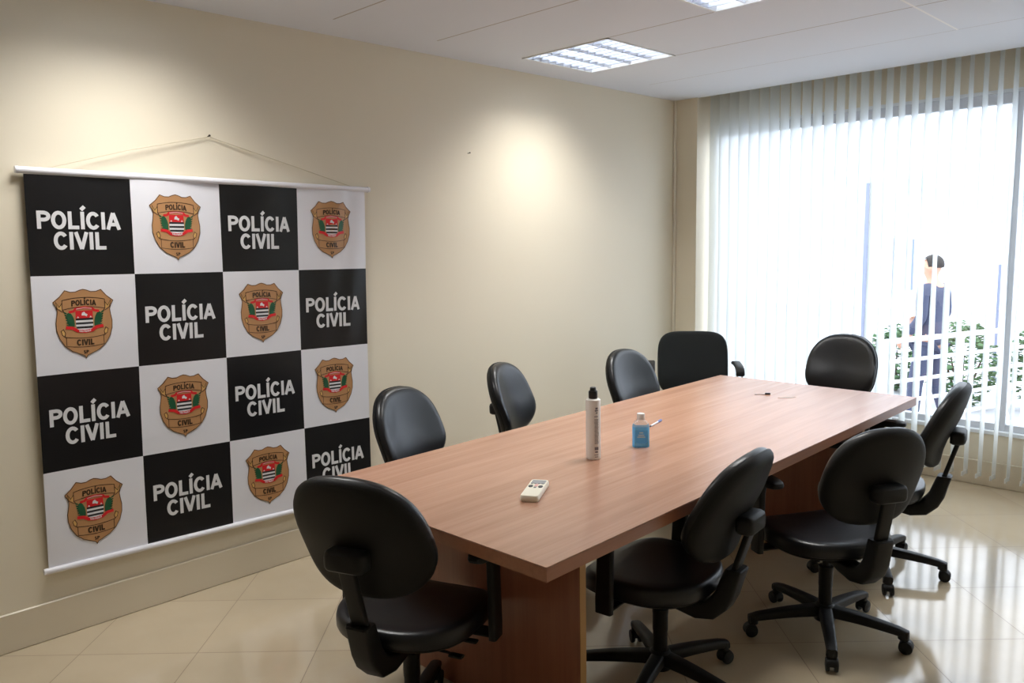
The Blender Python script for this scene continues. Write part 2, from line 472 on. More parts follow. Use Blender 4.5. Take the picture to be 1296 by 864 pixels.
def chair_base(t, rot, r=.285):
    bm = bmesh.new()
    lathe(bm, [(.020, .060), (.040, .062), (.043, .075), (.040, .118), (.033, .128), (.028, .13)], n=24)
    link('base_hub', bm, MPLAS, t)
    bm = bmesh.new()
    lathe(bm, [(.026, .125), (.026, .20), (.0275, .205), (.0275, .265), (.029, .27), (.029, .285), (.015, .287), (.0145, .36)], n=20)
    link('gas_lift', bm, MPLAS, t)
    leg = bmesh.new(); secs = []
    for q in range(9):
        f = q / 8; y = .028 + f * (r - .005)
        zt = .122 - .030 * f ** 1.6; th = .044 - .014 * f; wd = .052 - .014 * f
        if f == 1: zt -= .004
        secs.append([(a, y, zt - th / 2 + b) for a, b in rrect(wd, th, .010, 3)])
    sweep(leg, secs)
    tipz = .09
    cyl(leg, (0, r + .006, .055), (0, r + .006, tipz - .003), .021, .020, n=16)
    cas = bmesh.new()
    cyl(cas, (0, r + .004, .028), (0, r + .004, .062), .0065, n=10)
    # hood over the wheels
    hood = []
    for s in (-.012, .012):
        hood.append([(s, r + .016 + .026 * math.cos(a), .028 + .026 * math.sin(a)) for a in [PI * i / 10 for i in range(11)]])
    sweep(cas, hood)
    for s in (-1, 1):
        prof = [(.010, 0), (.0235, .001), (.0255, .004), (.0255, .011), (.0235, .014), (.012, .0155), (.006, .0165)]
        tmp = bmesh.new(); lathe(tmp, prof, n=22)
        mtx = Matrix.Translation((s * .008, r + .016, .0265)) @ Matrix.Rotation(s * PI / 2, 4, 'Y')
        merge(cas, tmp, mtx)
    l0 = link('base_leg', leg, MPLAS, t); c0 = link('caster', cas, MPLAS, l0)
    for k in range(5):
        l = l0
        if k:
            l = l0.copy(); COL.objects.link(l); l.parent = t
            c = c0.copy(); COL.objects.link(c); c.parent = l
        l.rotation_euler = (0, 0, rot + k * 2 * PI / 5)

def seat_mesh(t, sw, sd, zs, m):
    out = superell(sw / 2, sd * .52, sd * .48, 2.9, 2.5, 60, taper=.10)
    def pl(u, v, d):
        z = zs - .07 + d
        z -= .022 * max(0, (v - .10) / .13) ** 2                # waterfall front
        z += .010 * max(0, (-v - .08) / .15) ** 2 + .012 * (u / .23) ** 2 * (1 if d > .03 else .3)
        return Vector((u, v + .015, z))
    bm = bmesh.new()
    padmesh(bm, out, [(0, .012), (.95, .012), (.985, .016), (1, .026), (1.0, .042), (.985, .056), (.95, .064), (.88, .068), (.7, .068), (.4, .066), (0, .065)], pl)
    s = link('seat', bm, m, t)
    bm = bmesh.new()
    padmesh(bm, out, [(0, -.010), (.6, -.010), (.8, -.006), (.94, .004), (.975, .012), (.97, .018), (0, .018)], pl)
    link('seat_shell', bm, MSHELL, t)
    return s

def mechanism(t):
    bm = bmesh.new(); box(bm, -.07, .07, -.12, .10, .345, .372, bev=.006)
    box(bm, -.035, .035, -.05, .05, .325, .35, bev=.006)
    link('tilt_mechanism', bm, MDARKM, t)
    for s, y in ((1, .03), (1, -.07)):
        bm = bmesh.new(); tube(bm, [(s * .05, y, .352), (s * .17, y, .350), (s * .205, y - .004, .346)], .0045, 8)
        box(bm, s * .20 - .022, s * .20 + .026, y - .014, y + .010, .341, .350, bev=.004)
        link('lever', bm, MPLAS, t)

def armrests(t, dz=0):
    for s in (-1, 1):
        bm = bmesh.new()
        box(bm, s * .10 if s > 0 else -.275, .275 if s > 0 else s * .10, .035, .095, .362, .370, bev=.002, seg=1)
        secs = []
        for z, y, wd in ((.352, .035, .062), (.40, .035, .064), (.50 + dz / 2, .032, .060), (.60 + dz, .028, .058), (.642 + dz, .022, .07), (.650 + dz, .02, .085)):
            secs.append([(s * .272 + b, y + .03 + a, z) for a, b in rrect(wd, .026, .008, 3)])
        sweep(bm, secs)
        a = link('arm_post', bm, MPLAS, t)
        bm = bmesh.new()
        out = superell(.038, .125, .125, 3.2, 3.2, 40)
        padmesh(bm, out, [(0, 0), (.9, 0), (.97, .004), (1, .012), (.97, .022), (.88, .027), (.5, .029), (0, .029)],
                lambda u, v, d: Vector((s * .272 + u, v + .045, .646 + dz + d - .010 * max(0, (v - .05) / .075) ** 2)))
        link('arm_pad', bm, MPLAS, a)

def back_post(t, tilt, zb, yb):
    # bracket on the rear of the pad, flat bar and boot-shaped sleeve curving below the seat
    bm = bmesh.new()
    sec = []
    for d, k in ((.016, .86), (.004, 1), (-.024, 1), (-.038, .9), (-.044, .72)):
        sec.append([(a * k, yb + d, zb + b * k) for a, b in rrect(.134, .062, .018, 4)])
    sweep(bm, sec); link('back_bracket', bm, MPLAS, t)
    k = math.tan(tilt); zs = .505
    y0 = yb - .022 + (zb - zs) * k
    bm = bmesh.new(); secs = []
    for z in (zb + .01, zb - .05, zb - .10, zs + .04, zs - .04):
        secs.append([(a, yb - .022 + (zb - z) * k + b, z) for a, b in rrect(.054, .020, .006, 3)])
    sweep(bm, secs); link('back_post', bm, MPLAS, t)
    bm = bmesh.new(); secs = []
    path = [(0, zs, .050, 0), (0, zs - .005, .060, 0), (.045 * k, .46, .063, 4), (.095 * k, .41, .066, 10), (.012 + .12 * k, .375, .068, 30), (.045 + .12 * k, .342, .066, 60), (.10 + .12 * k, .328, .058, 80), (.17 + .1 * k, .336, .048, 96), (.23 + .1 * k, .350, .030, 100)]
    for y, z, th, a in path:
        c, q_ = math.cos(math.radians(a)), math.sin(math.radians(a))
        secs.append([(p, y0 + y + q * c, z + q * q_) for p, q in rrect(.076, th, .012, 3)])
    sweep(bm, secs); link('back_sleeve', bm, MPLAS, t)

def task_chair(name, loc, face, rot, label, group, zc=.725, tiltd=9, arm=0, half=.222, tall=1.0):
    """face: degrees, 0 = towards +y, negative = towards -x ... (clockwise positive)"""
    t = tag(empty(name, (loc[0], loc[1], 0), math.radians(-face)), label, 'chair', group)
    chair_base(t, math.radians(rot + face))
    mechanism(t); seat_mesh(t, .475, .455, .445, MVINYL)
    armrests(t, arm)
    tilt = math.radians(tiltd); yc = -.29
    out = superell(half, .217 * tall, .178 * tall, 2.35, 2.8, 64, taper=-.04)
    P = lambda u, v, d: back_place(u, v, d, zc, yc, tilt)
    bm = bmesh.new()
    padmesh(bm, out, [(0, .0), (.96, .0), (.985, .004), (1, .014), (.995, .026), (.965, .038), (.91, .046), (.82, .050), (.6, .052), (.3, .052), (0, .052)], P)
    link('backrest', bm, MVINYL, t)
    bm = bmesh.new()
    padmesh(bm, out, [(0, -.022), (.3, -.022), (.6, -.0215), (.85, -.020), (.93, -.017), (.985, -.009), (1.012, .001), (1.012, .008), (.985, .010), (.9, .004), (0, .002)], P)
    link('back_shell', bm, MSHELL, t)
    back_post(t, tilt, zc - .030, yc + .030 * math.sin(tilt) - .034)
    return t

RG = 'black task chairs along the right side of the table'
LG = 'black task chairs along the wall side of the table'
task_chair('task_chair', (1.606, 1.474), -22, 36, 'black task chair at the near end of the table, seen from behind', 'black task chairs at the table ends', .748, 16)
task_chair('task_chair', (2.015, 2.278), -96.5, -19, 'black task chair nearest the camera on the right side of the table', RG, .702, 18)
task_chair('task_chair', (2.285, 3.035), -60, -7, 'black task chair in the middle of the right side, its back plate facing us', RG, .713, 12, 0, .202, .96)
task_chair('task_chair', (2.182, 3.815), -101, -4, 'black task chair furthest along the right side, seen edge-on before the window', RG, .722, 16.5)
task_chair('task_chair', (1.46, 4.89), 176, 10, 'black task chair at the far end of the table, backed by the sheer blind', 'black task chairs at the table ends', .722, 14, -.07, .222, 1.07)
task_chair('task_chair', (1.00, 3.82), 88, 30, 'black task chair on the wall side, beside the square-backed armchair', LG, .725, 13, -.11)
task_chair('task_chair', (.79, 3.09), 66.5, 12, 'black task chair in the middle of the wall side, behind the white bottle', LG, .728, 13, -.11)
task_chair('task_chair', (.945, 2.25), 74, 50, 'black task chair on the wall side closest to the chequered banner', LG, .725, 13, -.11)

def arm_chair(loc, face):
    t = tag(empty('office_armchair', (loc[0], loc[1], 0), math.radians(-face)), 'black square-backed armchair in the far corner beside the blind', 'chair')
    chair_base(t, math.radians(40)); mechanism(t)
    seat_mesh(t, .50, .47, .45, MFABB)
    out = superell(.240, .235, .215, 4.2, 4.0, 72)
    P = lambda u, v, d: back_place(u, v, d, .705, -.27, math.radians(9), .8, .015)
    bm = bmesh.new()
    padmesh(bm, out, [(0, -.02), (.9, -.02), (.97, -.014), (1, .0), (1, .03), (.98, .045), (.94, .053), (.85, .056), (.5, .058), (0, .058)], P)
    link('backrest', bm, MFABB, t)
    bm = bmesh.new(); secs = []
    for y, z in ((-.04, .352), (-.20, .345), (-.30, .36), (-.325, .42), (-.318, .55), (-.325, .70)):
        secs.append([(a, y + b * (.2 if z < .36 else 1), z + b * (1 if z < .36 else .2)) for a, b in rrect(.07, .014, .004, 2)])
    sweep(bm, secs); link('back_bar', bm, MDARKM, t)
    for s in (-1, 1):
        bm = bmesh.new()
        for x in (.270, .300):
            tube(bm, [(s * .12, .05, .362), (s * (x - .025), .06, .362), (s * x, .09, .39), (s * x, .145, .735)], .007, 10)
        a = link('arm_post', bm, MCHROME, t); a['label'] = 'pair of chrome arm posts'
        bm = bmesh.new()
        secs = []
        for y, z in ((-.17, .735), (-.10, .745), (.0, .748), (.08, .748), (.14, .742), (.168, .728), (.176, .712)):
            secs.append([(s * .285 + p, y, z + q) for p, q in rrect(.055, .026, .011, 3)])
        sweep(bm, secs)
        link('arm_pad', bm, MPLAS, a)
arm_chair((.664, 4.62), 145)

# ------------------------------------------------------------------ banner
def bil(s, t):
    """s along (0..1), t down (0..1) -> (y, z)"""
    TL_, TR_, BL_, BR_ = (.887, 1.887), (2.462, 1.864), (.850, .306), (2.434, .262)
    y = (TL_[0] * (1 - s) + TR_[0] * s) * (1 - t) + (BL_[0] * (1 - s) + BR_[0] * s) * t
    z = (TL_[1] * (1 - s) + TR_[1] * s) * (1 - t) + (BL_[1] * (1 - s) + BR_[1] * s) * t
    return y, z
def sag(s, t):
    f = math.exp(-t * 3.2)
    x = .024 + .006 * math.sin(s * 21 + 1.0) * f + .004 * math.sin(s * 9 - t * 5)
    x += .010 * math.exp(-s * 16) * math.sin(PI * min(1, t * 1.02)) + .0042 * math.sin(s * 58 + t * 10) * math.exp(-((s - .93) / .10) ** 2) * (1 - t)
    x += .005 * math.sin(t * 4.5 + s * 3)
    return max(.008, x)
def cloth(s, t, off=0.0):
    y, z = bil(s, t); return Vector((sag(s, t) + off, y, z))

bn = empty('banner', (0, 0, 0))
tag(bn, 'hanging chequered police banner in black and white on the left wall', 'banner')
MCB = mat('black_print', (.008, .008, .009, 1), .3, spec=.35); MCW = mat('white_vinyl', srgb(222, 222, 228), .36, spec=.5)
bm = bmesh.new(); N = 96; G = [[bm.verts.new(cloth(i / N, j / N)) for i in range(N + 1)] for j in range(N + 1)]
for j in range(N):
    for i in range(N):
        f = bm.faces.new((G[j][i], G[j][i + 1], G[j + 1][i + 1], G[j + 1][i]))
        f.material_index = 0 if ((i * 4 // N) + (j * 4 // N)) % 2 == 0 else 1
clo = linkraw('banner_cloth', bm, [MCB, MCW], bn, smooth=True)
MROD = mat('white_tube', srgb(226, 226, 232), .3)
def rod(name, a, b, r):
    bm = bmesh.new(); cyl(bm, a, b, r, n=18)
    d = (Vector(b) - Vector(a)).normalized()
    for e, sg in ((a, -1), (b, 1)):
        e = Vector(e); cyl(bm, e, e + d * sg * .012, r * 1.12, r * 1.0, n=18)
    return link(name, bm, MROD, bn)
rod('top_rod', (.026, .872, 1.902), (.026, 2.482, 1.874), .0135)
rod('bottom_rod', (.028, .842, .296), (.028, 2.450, .252), .0125)
bm = bmesh.new()
tube(bm, [(.026, .95, 1.906), (.020, 1.30, 2.005), (.010, 1.640, 2.083)], .0022, 6)
tube(bm, [(.010, 1.654, 2.083), (.020, 2.05, 1.978), (.026, 2.40, 1.884)], .0022, 6)
link('hanging_cord', bm, mat('beige_cord', srgb(214, 204, 178), .8), bn)

def nail(loc, label):
    bm = bmesh.new(); cyl(bm, (0, 0, 0), (.018, 0, .002), .0022, n=8); cyl(bm, (.018, 0, .002), (.020, 0, .002), .005, .0045, n=12)
    o = link('nail', bm, mat('nail_steel', srgb(84, 76, 66), .4, metal=.7)); o.location = loc
    tag(o, label, 'nail')
nail((0, 1.647, 2.087), 'steel nail holding up the cord of the chequered banner')
nail((0, 3.221, 2.108), 'lone nail sticking out of the bare left wall')

# printed artwork: 2D shapes mapped on to the cloth
class Art:
    def __init__(s, col, row, cx, cy, scale, layer0):
        s.bm = bmesh.new(); s.c, s.r = col, row; s.cx, s.cy, s.k = cx, cy, scale; s.l = layer0
    def P(s, x, y, lay):
        """x right, y up in cell units (0..1 cell), -> cloth"""
        u = (s.c + s.cx + x * s.k) / 4; v = (s.r + s.cy - y * s.k) / 4
        return cloth(u, v, s.l + .00035 * lay)
    def poly(s, pts, mi, lay=1):
        vs = [s.bm.verts.new(s.P(x, y, lay)) for x, y in pts]
        f = s.bm.faces.new(vs); f.material_index = mi
        bmesh.ops.triangulate(s.bm, faces=[f])
    def fan(s, pts, mi, lay=1, rings=4, c=None):
        """filled star-shaped outline with inner rings so that it follows the cloth"""
        c = c or (sum(p[0] for p in pts) / len(pts), sum(p[1] for p in pts) / len(pts))
        L = []
        for k in range(rings):
            f = 1 - k / rings
            L.append([s.bm.verts.new(s.P(c[0] + (x - c[0]) * f, c[1] + (y - c[1]) * f, lay)) for x, y in pts])
        m = s.bm.verts.new(s.P(c[0], c[1], lay)); n = len(pts)
        for a, b in zip(L, L[1:]):
            for i in range(n): s.bm.faces.new((a[i], a[(i + 1) % n], b[(i + 1) % n], b[i])).material_index = mi
        for i in range(n): s.bm.faces.new((L[-1][i], L[-1][(i + 1) % n], m)).material_index = mi
    def stroke(s, pts, w, mi, lay=1, closed=False):
        n = len(pts); L = []
        for i, p in enumerate(pts):
            a = pts[i - 1] if (i or closed) else p; b = pts[(i + 1) % n] if (i < n - 1 or closed) else p
            d1 = Vector((p[0] - a[0], p[1] - a[1])); d2 = Vector((b[0] - p[0], b[1] - p[1]))
            if d1.length < 1e-9: d1 = d2
            if d2.length < 1e-9: d2 = d1
            d1.normalize(); d2.normalize()
            n1 = Vector((-d1.y, d1.x)); n2 = Vector((-d2.y, d2.x)); m = (n1 + n2)
            if m.length < 1e-6: m = n1
            m.normalize(); q = w / 2 / max(.35, m.dot(n1))
            L.append((s.bm.verts.new(s.P(p[0] + m.x * q, p[1] + m.y * q, lay)), s.bm.verts.new(s.P(p[0] - m.x * q, p[1] - m.y * q, lay))))
        rng = range(n) if closed else range(n - 1)
        for i in rng:
            a, b = L[i], L[(i + 1) % n]
            s.bm.faces.new((a[0], a[1], b[1], b[0])).material_index = mi

def arc(cx, cy, rx, ry, a0, a1, n=18):
    return [(cx + rx * math.cos(math.radians(a0 + (a1 - a0) * i / n)), cy + ry * math.sin(math.radians(a0 + (a1 - a0) * i / n))) for i in range(n + 1)]

ADV = {'P': .70, 'O': .80, 'L': .63, 'I': .30, 'Í': .30, 'C': .75, 'A': .74, 'V': .70, 'S': .70, 'Ã': .74, 'U': .73, ' ': .3}
def glyph(ch, w):
    """list of (points, closed) strokes for a bold sans capital, cap height 1, stroke w"""
    h = w / 2
    if ch == 'P':
        return [([(h + .05, 0), (h + .05, 1)], 0),
                ([(h + .05, 1 - h), (.38, 1 - h)] + arc(.38, .705, .235, .295 - h, 90, -90, 12) + [(.38, .41 + h), (h + .05, .41 + h)], 0)]
    if ch == 'O': return [(arc(.40, .5, .375 - h, .51 - h, 0, 351, 40), 1)]
    if ch == 'L': return [([(h + .05, 0), (h + .05, 1)], 0), ([(.05, h), (.60, h)], 0)]
    if ch in 'IÍ':
        r = [([(.15, 0), (.15, 1)], 0)]
        if ch == 'Í': r.append(([(.09, 1.10), (.28, 1.30)], 0))
        return r
    if ch == 'C': return [(arc(.39, .5, .365 - h, .51 - h, 38, 322, 34), 0)]
    if ch in 'AÃ':
        r = [([(h - .02, 0), (.37, 1 - h * .3)], 0), ([(.76 - h, 0), (.37, 1 - h * .3)], 0), ([(.19, .30), (.55, .30)], 0)]
        if ch == 'Ã': r.append(([(.2, 1.1), (.3, 1.17), (.42, 1.1), (.54, 1.17)], 0))
        return r
    if ch == 'V': return [([(h - .02, 1), (.35, h * .3)], 0), ([(.72 - h, 1), (.35, h * .3)], 0)]
    if ch == 'U': return [([(h + .04, 1), (h + .04, .4)] + arc(.365, .35, .325 - h, .36 - h, 180, 360, 14) + [(.69 - h, 1)], 0)]
    if ch == 'S':
        return [(arc(.35, .735, .30 - h, .265 - h, 25, 255, 14) + arc(.35, .255, .31 - h, .265 - h, 80, -155, 14), 0)]
    return []
def text(art, s, x, y, size, mi, lay, w=.19, wid=1.0, arcfn=None, track=1.0):
    tot = sum(ADV[c] for c in s) * track
    pen = -tot / 2
    for c in s:
        for pts, cl in glyph(c, w):
            q = []
            # subdivide straight strokes
            P2 = []
            for i, p in enumerate(pts):
                P2.append(p)
                if i < len(pts) - 1:
                    d = math.hypot(pts[i + 1][0] - p[0], pts[i + 1][1] - p[1])
                    k = int(d / .35)
                    for m in range(1, k + 1): P2.append((p[0] + (pts[i + 1][0] - p[0]) * m / (k + 1), p[1] + (pts[i + 1][1] - p[1]) * m / (k + 1)))
            for px, py in P2:
                X = x + (pen + px) * size * wid; Y = y + py * size
                if arcfn: Y += arcfn(X)
                q.append((X, Y))
            art.stroke(q, w * size * (.5 + .5 * wid), mi, lay, bool(cl))
        pen += ADV[c] * track

MLET = mat('white_print', srgb(214, 214, 216), .36)
GOLD = mat('badge_gold', srgb(178, 132, 88), .4); BRN = mat('badge_dark_line', srgb(58, 40, 22), .4); RED = mat('badge_red', srgb(206, 28, 34), .4)
GRN = mat('badge_green', srgb(26, 84, 52), .4); BLK = mat('badge_black', (.012, .012, .016, 1), .4); LGOLD = mat('badge_pale_gold', srgb(204, 160, 92), .4)
EM = [GOLD, BRN, RED, GRN, BLK, MLET, LGOLD]

def lettering(col, row):
    a = Art(col, row, .48, .5, 1, .0022)
    text(a, 'POLÍCIA', .0, -.032, .178, 0, 1, w=.20, wid=1.07)
    text(a, 'CIVIL', .0, -.238, .178, 0, 1, w=.20, wid=1.07)
    linkraw('lettering', a.bm, [MLET], bn)

def emblem(col, row):
    # unit: half width 1, height about 2.5, origin at the badge centre
    a = Art(col, row, .475, .5, .293, .0020)
    hh = 2.46; Y = lambda f: hh / 2 - f * hh
    half = [(0, 0), (-.12, .012), (-.26, .036), (-.42, .036), (-.60, .010), (-.66, .04), (-.78, .10), (-1.0, .175), (-.92, .235), (-.875, .30), (-.90, .38), (-.94, .47),
            (-.93, .58), (-.84, .70), (-.68, .81), (-.45, .89), (-.2, .937), (-.06, .962), (0, 1.0)]
    out = [(x, Y(f)) for x, f in half] + [(-x, Y(f)) for x, f in half[-2:0:-1]]
    a.fan(out, 0, 1, 5, (0, 0))
    a.stroke([(x * .985, y * .985) for x, y in out], .022, 1, 2, True)
    # upper scroll with its curled ends
    bow = lambda x: -.17 * x * x
    top = [(-.70 + 1.4 * i / 14, .93) for i in range(15)]; bot = [(.70 - 1.4 * i / 14, .60) for i in range(15)]
    band = [(x, y + bow(x)) for x, y in top + bot]
    a.stroke(band, .022, 1, 3, True)
    for s in (-1, 1):
        a.fan([(s * .72, .50), (s * .84, .60), (s * .90, .78), (s * .80, .66), (s * .74, .74)], 6, 2, 2)
        a.stroke([(s * .70, .76), (s * .80, .62), (s * .90, .80), (s * .86, .56), (s * .72, .46)], .022, 1, 3)
        a.stroke([(s * .70, .52), (s * .64, .44), (s * .72, .46)], .022, 1, 3)
    text(a, 'POLÍCIA', 0, .655, .20, 1, 4, w=.22, wid=.98, arcfn=lambda x: bow(x))
    # lower scroll
    bow2 = lambda x: .16 * x * x
    top = [(-.62 + 1.24 * i / 14, -.50) for i in range(15)]; bot = [(.62 - 1.24 * i / 14, -.82) for i in range(15)]
    band = [(x, y + bow2(x)) for x, y in top + bot]
    a.stroke(band, .022, 1, 3, True)
    for s in (-1, 1):
        a.fan([(s * .64, -.30), (s * .74, -.16), (s * .78, -.30), (s * .72, -.42)], 6, 2, 2)
        a.stroke([(s * .62, -.46), (s * .74, -.36), (s * .78, -.22), (s * .70, -.16), (s * .64, -.30), (s * .66, -.42)], .022, 1, 3)
    text(a, 'CIVIL', 0, -.765, .215, 1, 4, w=.24, wid=1.02, arcfn=lambda x: bow2(x))
    text(a, 'SP', 0, -1.06, .125, 1, 4, w=.26, wid=1.0)
    # red scroll above the arms
    a.stroke([(-.50, .43), (-.34, .46), (-.28, .53), (0, .575), (.28, .53), (.34, .46), (.50, .43)], .085, 2, 3)
    a.stroke([(-.26, .53), (0, .565), (.26, .53)], .018, 5, 5)
    # arms: red chief with white figure over black and white bars
    w_ = .285
    a.fan([(-w_, .47), (w_, .47), (w_, .20), (-w_, .20)], 2, 4, 3)
    a.fan([(-.09, .30), (-.07, .39), (0, .43), (.05, .36), (.11, .33), (.08, .25), (.02, .29)], 5, 5, 2)
    for s in (-1, 1): a.fan([(s * .17, .215), (s * .25, .215), (s * .21, .275)], 5, 5, 1)
    y = .20
    bars = [4, 5, 4, 5, 4, 5]
    for k, c in enumerate(bars):
        y1 = y - .072; ww = w_ if k < 4 else w_ * (.96 if k == 4 else .90); w2 = w_ if k < 3 else w_ * (.98 if k == 3 else (.9 if k == 4 else .72))
        a.fan([(-ww, y), (ww, y), (w2, y1), (-w2, y1)], c, 4, 2); y = y1
    # laurel and coffee branches
    for s in (-1, 1):
        a.fan([(s * (.45 + .12 * math.cos(t) + .05 * math.sin(t)), .13 + .29 * math.sin(t) + .0 * math.cos(t)) for t in [2 * PI * i / 16 for i in range(16)]], 3, 3, 2)
        for k in range(6):
            q = -.10 + k * .09
            a.fan([(s * (.44 + .02 * k), q), (s * (.56 + .02 * k), q + .05), (s * (.60 + .01 * k), q + .10), (s * (.48 + .02 * k), q + .07)], 3, 4, 1)
    # red ribbon below
    rb = [(-.62, -.10), (-.40, -.13), (-.24, -.24), (0, -.275), (.24, -.24), (.40, -.13), (.62, -.10)]
    a.stroke(rb, .11, 2, 5)
    text(a, 'SÃO PAULO', 0, -.30, .065, 5, 6, w=.24, wid=1.0, arcfn=lambda x: .9 * x * x)
    linkraw('emblem', a.bm, EM, bn)
for r in range(4):
    for c in range(4):
        (lettering if (r + c) % 2 == 0 else emblem)(c, r)

# ------------------------------------------------------------------ things on the table
def white_bottle(loc, rz):
    t = tag(empty('spray_bottle', loc, rz), 'tall white plastic bottle with black cap standing on the table', 'bottle')
    bm = bmesh.new()
    lathe(bm, [(.022, 0), (.0265, .001), (.0285, .004), (.0285, .012), (.0285, .230), (.0278, .234), (.025, .2365), (.015, .238), (.014, .246)], n=32)
    link('bottle_body', bm, mat('white_bottle_plastic', srgb(240, 238, 234), .35, var=.02, vscale=30), t)
    bm = bmesh.new()
    lathe(bm, [(.0165, .2385), (.0175, .240), (.0175, .264), (.0165, .268), (.0135, .269), (.0125, .272), (.0115, .281), (.009, .2825)], n=28)
    link('cap', bm, mat('black_cap', (.012, .012, .012, 1), .3), t)
    # printed column of small marks
    bm = bmesh.new()
    def mark(z0, z1, a0, a1):
        n = 4; R_ = .0288
        for i in range(n):
            p = [a0 + (a1 - a0) * i / n, a0 + (a1 - a0) * (i + 1) / n]
            vs = [bm.verts.new((R_ * math.cos(q), R_ * math.sin(q), z)) for q, z in ((p[0], z0), (p[1], z0), (p[1], z1), (p[0], z1))]
            bm.faces.new(vs)
    random.seed(3)
    mark(.192, .197, -.22, .26); mark(.199, .207, -.14, .22); mark(.184, .188, -.1, .2); mark(.170, .173, -.3, .22)
    for k in range(26):
        z = .160 - k * .0038; mark(z, z + .0018, -.3 + .05 * random.random(), .25 + .12 * random.random())
    mark(.040, .052, -.26, .30); mark(.030, .036, -.2, .22); mark(.020, .0225, -.3, .3); mark(.012, .0145, -.25, .25)
    link('label_print', bm, mat('grey_print', srgb(120, 120, 128), .5), t, smooth=False)
def loop_body(bm, secs, n=5):
    sweep(bm, [[(a, b, z) for a, b in rrect(w_, d_, r_, n)] for w_, d_, r_, z in secs])
def gel_bottle(loc, rz):
    t = tag(empty('gel_bottle', loc, rz), 'small blue hand gel bottle with white cap standing on the table', 'bottle')
    mg = mat('clear_plastic', (.86, .95, 1, 1), .05, spec=.5); b = mg.node_tree.nodes['Principled BSDF']
    b.inputs['Transmission Weight'].default_value = .9; b.inputs['IOR'].default_value = 1.3
    bm = bmesh.new()
    loop_body(bm, [(.062, .034, .012, 0), (.068, .039, .014, .002), (.069, .040, .014, .01), (.069, .040, .014, .086), (.064, .038, .014, .096), (.050, .034, .014, .106), (.032, .030, .0145, .112), (.029, .029, .0144, .116)])
    gm = mat('blue_gel', srgb(120, 206, 255), .1, spec=.6); gb = gm.node_tree.nodes['Principled BSDF']
    gb.inputs['Transmission Weight'].default_value = .45; gb.inputs['IOR'].default_value = 1.33
    gm2 = gm
    # body: blue up to the fill line, clear shoulder above
    body = link('bottle_body', bm, [gm2, mg], t)
    for p in body.data.polygons:
        if p.center.z > .088: p.material_index = 1
    bm = bmesh.new(); loop_body(bm, [(.031, .031, .0153, .114), (.032, .032, .0158, .116), (.032, .032, .0158, .136), (.030, .030, .0148, .139), (.024, .024, .0118, .1395)])
    link('cap', bm, mat('white_cap', srgb(232, 232, 232), .35), t)
    bm = bmesh.new()
    lb = rrect(.050, .056, .010, 4)
    bm.faces.new([bm.verts.new((x, -.0203, .045 + y)) for x, y in lb]).material_index = 0
    for k, (a, b_, z) in enumerate(((-.012, .012, .050), (-.016, .016, .042), (-.008, .008, .060))):
        vs = [bm.verts.new((x, -.0206, zz)) for x, zz in ((a, z), (b_, z), (b_, z + .005), (a, z + .005))]
        bm.faces.new(vs).material_index = 1
    link('label', bm, [mat('blue_label', srgb(92, 184, 250), .3), mat('label_white', srgb(190, 220, 240), .4)], t, smooth=False)
def remote(loc, rz):
    t = tag(empty('remote_control', loc, rz), 'cream air conditioner remote control lying on the table', 'remote control')
    mc = mat('cream_plastic', srgb(242, 238, 222), .4); md = mat('dark_button', srgb(58, 60, 62), .5); mgy = mat('grey_button', srgb(120, 122, 130), .5)
    bm = bmesh.new()
    secs = []
    for z, k in ((0, .93), (.004, .985), (.010, 1), (.016, .985), (.021, .93)):
        secs.append([(a * (1 - (1 - k) * 1.2), b * (1 - (1 - k) * .5), z) for a, b in rrect(.064, .188, .012, 5)])
    sweep(bm, secs); link('remote_body', bm, mc, t)
    bm = bmesh.new(); box(bm, -.024, .024, .046, .082, .0205, .0222, bev=.0006, seg=1); link('display', bm, mat('lcd_grey', srgb(150, 154, 162), .25), t, smooth=False)
    for x in (-.017, .017):
        bm = bmesh.new(); lathe(bm, [(.009, .0205), (.009, .0228), (.007, .0236)], (0, 0, 0), 20)
        bmesh.ops.scale(bm, vec=(.85, 1.35, 1), verts=bm.verts)
        bmesh.ops.translate(bm, vec=(x, .012, 0), verts=bm.verts)
        link('button', bm, md, t)
    bm = bmesh.new(); box(bm, -.006, .006, .012, .038, .0205, .0224, bev=.0008, seg=1); b = link('button', bm, mat('pink_button', srgb(226, 178, 172), .5), t, smooth=False); b['label'] = 'pink button'
    bm = bmesh.new(); box(bm, -.004, .004, -.004, .006, .0205, .0226, bev=.0008, seg=1); link('button', bm, mgy, t, smooth=False)
    for k in range(4):
        bm = bmesh.new(); box(bm, -.024 + k * .0125, -.015 + k * .0125, .0405, .0445, .0205, .0224, bev=.0006, seg=1); link('button', bm, mgy, t, smooth=False)
white_bottle((1.648, 2.354, TH), math.radians(-25))
gel_bottle((1.679, 2.621, TH), math.radians(42))
remote((1.778, 1.885, TH), math.radians(31))
# pen
pt = tag(empty('pen', (1.495, 2.985, TH), math.radians(14)), 'white and blue ballpoint pen lying behind the blue gel bottle', 'pen')
bm = bmesh.new(); cyl(bm, (0, -.055, .0048), (0, .035, .0048), .0046, n=14); link('barrel', bm, mat('white_barrel', srgb(226, 228, 236), .3), pt)
bm = bmesh.new(); cyl(bm, (0, .033, .0048), (0, .078, .0048), .0047, n=14); box(bm, -.0015, .0015, .04, .072, .009, .0115); link('cap', bm, mat('blue_cap', srgb(96, 112, 178), .3), pt)
bm = bmesh.new(); cyl(bm, (0, -.070, .0048), (0, -.054, .0048), .0012, .0044, n=12); link('tip', bm, mat('dark_tip', (.03, .03, .04, 1), .4), pt)
